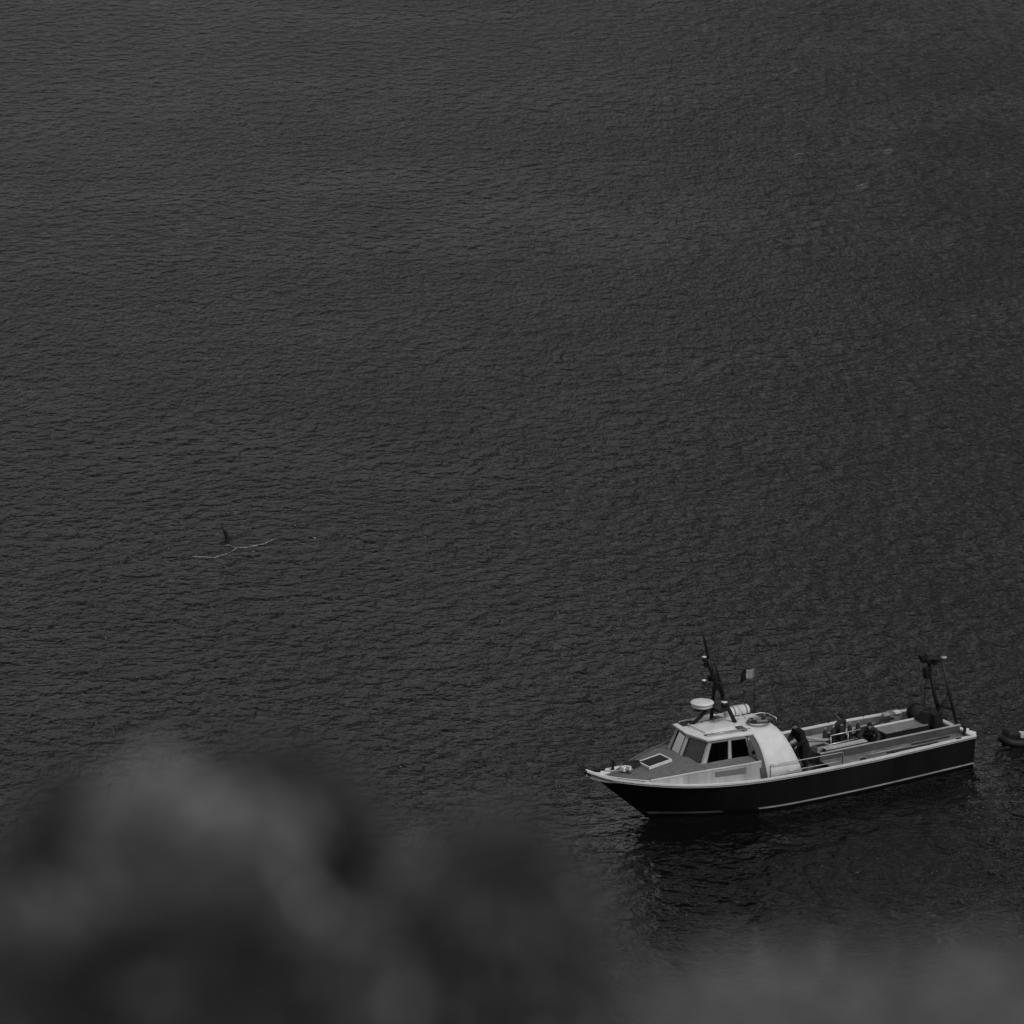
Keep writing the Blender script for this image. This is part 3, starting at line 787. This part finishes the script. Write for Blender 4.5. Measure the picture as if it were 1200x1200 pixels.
# standing, leaning forward, by the canopy
J1 = dict(pelvis=(0, 0, .93), chest=(.16, -.02, 1.27), neck=(.27, -.03, 1.50), head=(.36, -.03, 1.66), look=(1, .1, -.5),
          sho_l=(.21, .19, 1.42), sho_r=(.21, -.22, 1.42), elb_l=(.24, .30, 1.13), elb_r=(.34, -.30, 1.15), wri_l=(.42, .22, .98), wri_r=(.56, -.16, 1.05),
          hip_l=(-.0, .11, .88), hip_r=(0, -.11, .88), kne_l=(.05, .14, .48), kne_r=(-.04, -.13, .48), ank_l=(-.03, .15, .09), ank_r=(-.16, -.13, .09))
person(W((6.72, .66, .80)), YAW, J1, 'person in dark jacket and cap standing behind the white canopy, leaning forward', CLOTH, True, 1.4)
# sitting on the rack box
J2 = dict(pelvis=(0, 0, .52), chest=(.05, 0, .86), neck=(.08, 0, 1.10), head=(.11, 0, 1.26), look=(1, .3, -.3),
          sho_l=(.06, .21, 1.02), sho_r=(.06, -.21, 1.02), elb_l=(.10, .30, .76), elb_r=(.14, -.30, .78), wri_l=(.34, .20, .70), wri_r=(.36, -.12, .72),
          hip_l=(.02, .11, .50), hip_r=(.02, -.11, .50), kne_l=(.44, .16, .52), kne_r=(.44, -.16, .50), ank_l=(.42, .17, .09), ank_r=(.40, -.16, .09))
person(W((4.12, -.62, .66)), YAW - R(70), J2, 'person in dark suit sitting upright behind the rail rack amidships', CLOTH2, False)
# crouching with knees apart
J3 = dict(pelvis=(0, 0, .42), chest=(.20, 0, .70), neck=(.33, 0, .90), head=(.42, 0, 1.02), look=(1, 0, -.8),
          sho_l=(.27, .21, .82), sho_r=(.27, -.21, .82), elb_l=(.42, .36, .62), elb_r=(.42, -.36, .62), wri_l=(.62, .26, .50), wri_r=(.62, -.22, .48),
          hip_l=(.0, .12, .40), hip_r=(0, -.12, .40), kne_l=(.38, .30, .46), kne_r=(.38, -.30, .46), ank_l=(.12, .28, .09), ank_r=(.10, -.28, .09))
person(W((3.62, .28, .86)), YAW + R(60), J3, 'person in dark suit crouching with head bowed in front of the work table', CLOTH2, False)
bm = bmesh.new(); add_box(bm, (0, 0, .07), (.6, .6, .14), None, .02)
st = obj('low_step', bm, BLACK); st.location = W((3.7, .28, .73)); st.rotation_euler = (0, 0, YAW)
tag(st, 'low black step under the crouching person', 'step')

# ------------------------------------------------------------ tender at the right edge of the frame
dg0 = on_water(1174, 874)
dingh = empty('inflatable_dinghy', dg0, R(12)); tag(dingh, 'dark inflatable dinghy cut by the right edge, floating behind the stern', 'dinghy')
TUBE = mat('black_hypalon', .012, .6, .3)
L = 2.9
pts = []
for k in range(31):
    t = k / 30
    if t < .38: x = L - (L - .55) * t / .38; y = -.42; z = .18
    elif t > .62: x = L - (L - .55) * (1 - t) / .38; y = .42; z = .18
    else:
        a_ = (t - .38) / .24 * math.pi; x = .5 - .5 * math.sin(a_); y = -.42 * math.cos(a_); z = .18 + .14 * math.sin(a_)
    pts.append((x, y, z))
tube('buoyancy_tube', pts, [.12] + [.17] * 29 + [.12], TUBE, dingh, 14)
grid_obj('dinghy_floor', [[(.2, -.33, .12), (.2, .33, .12)], [(2.7, -.33, .1), (2.7, .33, .1)]], MIDG, dingh, smooth=False)
box('transom_board', (2.6, 0, .32), (.05, .6, .5), PALE, dingh, bev=.01)
box('thwart', (1.4, 0, .40), (.28, .7, .05), PALE, dingh, bev=.01)
bm = bmesh.new(); add_box(bm, (.36, 0, .46), (.56, .62, .42), (.1, .2, .3), .13)
obj('bow_cover', bm, TUBE, dingh, True)
box('bow_locker', (.84, -.1, .46), (.26, .4, .2), OFFW, dingh, rot=(0, .15, 0), bev=.04)
dingh.scale = (.88, .88, .88)
P0, P1 = W((0, 1.55, 1.2)), dg0 + Vector((-.1, .05, .35))
pts = []
for k in range(13):
    t = k / 12; p = P0.lerp(P1, t); p.z -= 1.1 * 4 * t * (1 - t) * .25; p.z = max(p.z, .03); pts.append(p)
rp = tube('tow_rope', pts, .02, mat('dirty_rope', .03, .9)); tag(rp, 'thin slack rope from the boat stern down to the dinghy', 'rope')

# ------------------------------------------------------------ stake, foam lines, flecks
FOAM = mat('white_foam', .28, .9, .2, var=.2, scale=6)
s0 = on_water(266, 633)
mpx = 1 / (FPX / (s0 - Vector((0, 0, CAM_Z))).length)      # metres per photo pixel there
stake = tube('curved_stake', [s0 + Vector((.3 * mpx, 0, -.3)), s0 + Vector((0, 0, 0)), s0 + Vector((-.2 * mpx, 0, 5 * mpx)), s0 + Vector((-2.2 * mpx, 0, 11 * mpx)), s0 + Vector((-5.2 * mpx, 0, 17 * mpx))], [.08, .09, .085, .075, .05], BLACK, seg=8)
tag(stake, 'short dark curved stake leaning out of open water above the white foam line', 'stake')
def foam_ribbon(name, px, label, wpx=1.3, group=None):
    random.seed(len(px) * 7)
    rows_ = []
    P = []
    for a_, b_ in zip(px, px[1:]):
        n = max(2, int(abs(b_[0] - a_[0]) / 1.5))
        for k in range(n): P.append((a_[0] + (b_[0] - a_[0]) * k / n, a_[1] + (b_[1] - a_[1]) * k / n))
    P.append(px[-1])
    for i, (x, y) in enumerate(P):
        w_ = .75 * wpx * random.choice((.04, .3, .6, .9)) * min(1, .25 + min(i, len(P) - 1 - i) * .2)
        y += random.uniform(-.25, .25)
        a1, a2 = on_water(x, y - w_ / 2, .012), on_water(x, y + w_ / 2, .012)
        rows_.append([a1 - Vector((0, 0, .01)), a1, a2, a2 - Vector((0, 0, .01))])
    o = grid_obj(name, rows_, FOAM, None, smooth=False)
    tag(o, label, 'foam', group); return o
foam_ribbon('foam_line', [(225, 652), (240, 652.5), (250, 653.5), (260, 650.5), (268, 648), (274, 644.5), (278, 641.5), (290, 641), (300, 639), (310, 637), (318, 633), (324, 630.5)], 'long crooked thread of white foam trailing below the dark curved stake', 1.4)
foam_ribbon('foam_line', [(262, 639), (268, 638.5), (273, 640.5), (277, 641.5)], 'short foam streak joining the curved stake to the long foam thread', 1.2)
foam_ribbon('foam_fleck', [(1003, 217.5), (1008, 217), (1013, 215), (1018, 214)], 'lowest and brightest of the three white foam flecks far out at upper right', 1.3)
foam_ribbon('foam_fleck', [(930, 182), (935, 180), (940, 180)], 'leftmost of the three white foam flecks far out at upper right', .9)
foam_ribbon('foam_fleck', [(1035, 176.5), (1040, 175.5), (1047, 174.5)], 'topmost of the three white foam flecks far out at upper right', .9)
foam_ribbon('foam_line', [(750, 958.5), (754, 958), (760, 958.5)], 'tiny white foam curl where the boat stem meets the water', 1.0)

# ------------------------------------------------------------ out-of-focus shrubs on the hill just in front of the camera
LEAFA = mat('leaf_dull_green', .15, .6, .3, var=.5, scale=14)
LEAFB = mat('leaf_pale_new_lit', .31, .6, .3, var=.4, scale=14)  # pale young tone, also puts sky light into the upper clumps
LEAFC = mat('leaf_dark_shade', .08, .7, .3, var=.5, scale=14)  # dark leaf tone standing in for shaded gaps between clumps
BARK = mat('shrub_bark', .08, .9, .2)
def leaf(bm, c, d, n, L, w_, mi):
    d = d.normalized(); s_ = d.cross(n).normalized(); n = s_.cross(d)
    p = [c, c + d * L * .35 + s_ * w_ * .5, c + d * L * .7 + s_ * w_ * .42 - n * L * .04, c + d * L - n * L * .1, c + d * L * .7 - s_ * w_ * .42 - n * L * .04, c + d * L * .35 - s_ * w_ * .5, c + d * L * .5 - n * L * .06]
    v = [bm.verts.new(q) for q in p]
    for a_, b_ in ((0, 1), (1, 2), (2, 3), (3, 4), (4, 5), (5, 0)):
        f_ = bm.faces.new((v[a_], v[b_], v[6])); f_.material_index = mi
def shrub(blobs, dist, label, seed, root_px, group='blurred shrubs on the hill edge in front of the camera'):
    """blobs: (px, py, radius_px, pale share, leaves)"""
    random.seed(seed)
    k = dist / FPX
    gx = at_dist(root_px, 1200, dist).x
    e = empty('shrub', (gx, dist, hill_z(gx, dist) - .05)); tag(e, label, 'shrub', group)
    bm = bmesh.new(); st_ = bmesh.new()
    o = Vector(e.location)
    for px, py, rp, pale, nl, mi0 in blobs:
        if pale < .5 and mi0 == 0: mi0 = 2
        c = at_dist(px, py, dist * ((.97 if pale >= .5 else 1.015) + random.uniform(-.01, .01))) - o; r = rp * k
        base = Vector((c.x * .5, 0, 0))
        mid_ = base.lerp(c, .6) + Vector((random.uniform(-.03, .03), random.uniform(-.05, .05), 0))
        add_tube(st_, [base, mid_, c - Vector((0, 0, r * .2))], [.012, .008, .004], 5)
        for q in range(14):
            u = Vector((random.gauss(0, 1), random.gauss(0, 1), random.gauss(0, 1))).normalized()
            add_tube(st_, [c - Vector((0, 0, r * .2)), c + u * r * random.uniform(.5, .95)], [.0025, .0012], 4)
        for q in range(nl):
            u = Vector((random.gauss(0, 1), random.gauss(0, 1.0), random.gauss(0, 1))).normalized()
            p = c + u * r * random.uniform(.25, 1.0) ** .6
            d = (u + Vector((random.uniform(-.6, .6), random.uniform(-.6, .6), random.uniform(-.1, .8)))).normalized()
            n = (Vector((random.uniform(-.7, .7), random.uniform(-.7, .7), 1))).normalized()
            if abs(d.dot(n)) > .95: n = Vector((1, 0, 0))
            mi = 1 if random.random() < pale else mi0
            leaf(bm, p, d, n, random.uniform(.014, .026), random.uniform(.007, .012), mi)
    obj('stems', st_, BARK, e, True)
    obj('leaves', bm, [LEAFA, LEAFB, LEAFC], e)
    return e
G = lambda L: [(x, y, r * 1.05, p, int(n * (r / 45.0) ** 2), m) for x, y, r, p, n, m in L]
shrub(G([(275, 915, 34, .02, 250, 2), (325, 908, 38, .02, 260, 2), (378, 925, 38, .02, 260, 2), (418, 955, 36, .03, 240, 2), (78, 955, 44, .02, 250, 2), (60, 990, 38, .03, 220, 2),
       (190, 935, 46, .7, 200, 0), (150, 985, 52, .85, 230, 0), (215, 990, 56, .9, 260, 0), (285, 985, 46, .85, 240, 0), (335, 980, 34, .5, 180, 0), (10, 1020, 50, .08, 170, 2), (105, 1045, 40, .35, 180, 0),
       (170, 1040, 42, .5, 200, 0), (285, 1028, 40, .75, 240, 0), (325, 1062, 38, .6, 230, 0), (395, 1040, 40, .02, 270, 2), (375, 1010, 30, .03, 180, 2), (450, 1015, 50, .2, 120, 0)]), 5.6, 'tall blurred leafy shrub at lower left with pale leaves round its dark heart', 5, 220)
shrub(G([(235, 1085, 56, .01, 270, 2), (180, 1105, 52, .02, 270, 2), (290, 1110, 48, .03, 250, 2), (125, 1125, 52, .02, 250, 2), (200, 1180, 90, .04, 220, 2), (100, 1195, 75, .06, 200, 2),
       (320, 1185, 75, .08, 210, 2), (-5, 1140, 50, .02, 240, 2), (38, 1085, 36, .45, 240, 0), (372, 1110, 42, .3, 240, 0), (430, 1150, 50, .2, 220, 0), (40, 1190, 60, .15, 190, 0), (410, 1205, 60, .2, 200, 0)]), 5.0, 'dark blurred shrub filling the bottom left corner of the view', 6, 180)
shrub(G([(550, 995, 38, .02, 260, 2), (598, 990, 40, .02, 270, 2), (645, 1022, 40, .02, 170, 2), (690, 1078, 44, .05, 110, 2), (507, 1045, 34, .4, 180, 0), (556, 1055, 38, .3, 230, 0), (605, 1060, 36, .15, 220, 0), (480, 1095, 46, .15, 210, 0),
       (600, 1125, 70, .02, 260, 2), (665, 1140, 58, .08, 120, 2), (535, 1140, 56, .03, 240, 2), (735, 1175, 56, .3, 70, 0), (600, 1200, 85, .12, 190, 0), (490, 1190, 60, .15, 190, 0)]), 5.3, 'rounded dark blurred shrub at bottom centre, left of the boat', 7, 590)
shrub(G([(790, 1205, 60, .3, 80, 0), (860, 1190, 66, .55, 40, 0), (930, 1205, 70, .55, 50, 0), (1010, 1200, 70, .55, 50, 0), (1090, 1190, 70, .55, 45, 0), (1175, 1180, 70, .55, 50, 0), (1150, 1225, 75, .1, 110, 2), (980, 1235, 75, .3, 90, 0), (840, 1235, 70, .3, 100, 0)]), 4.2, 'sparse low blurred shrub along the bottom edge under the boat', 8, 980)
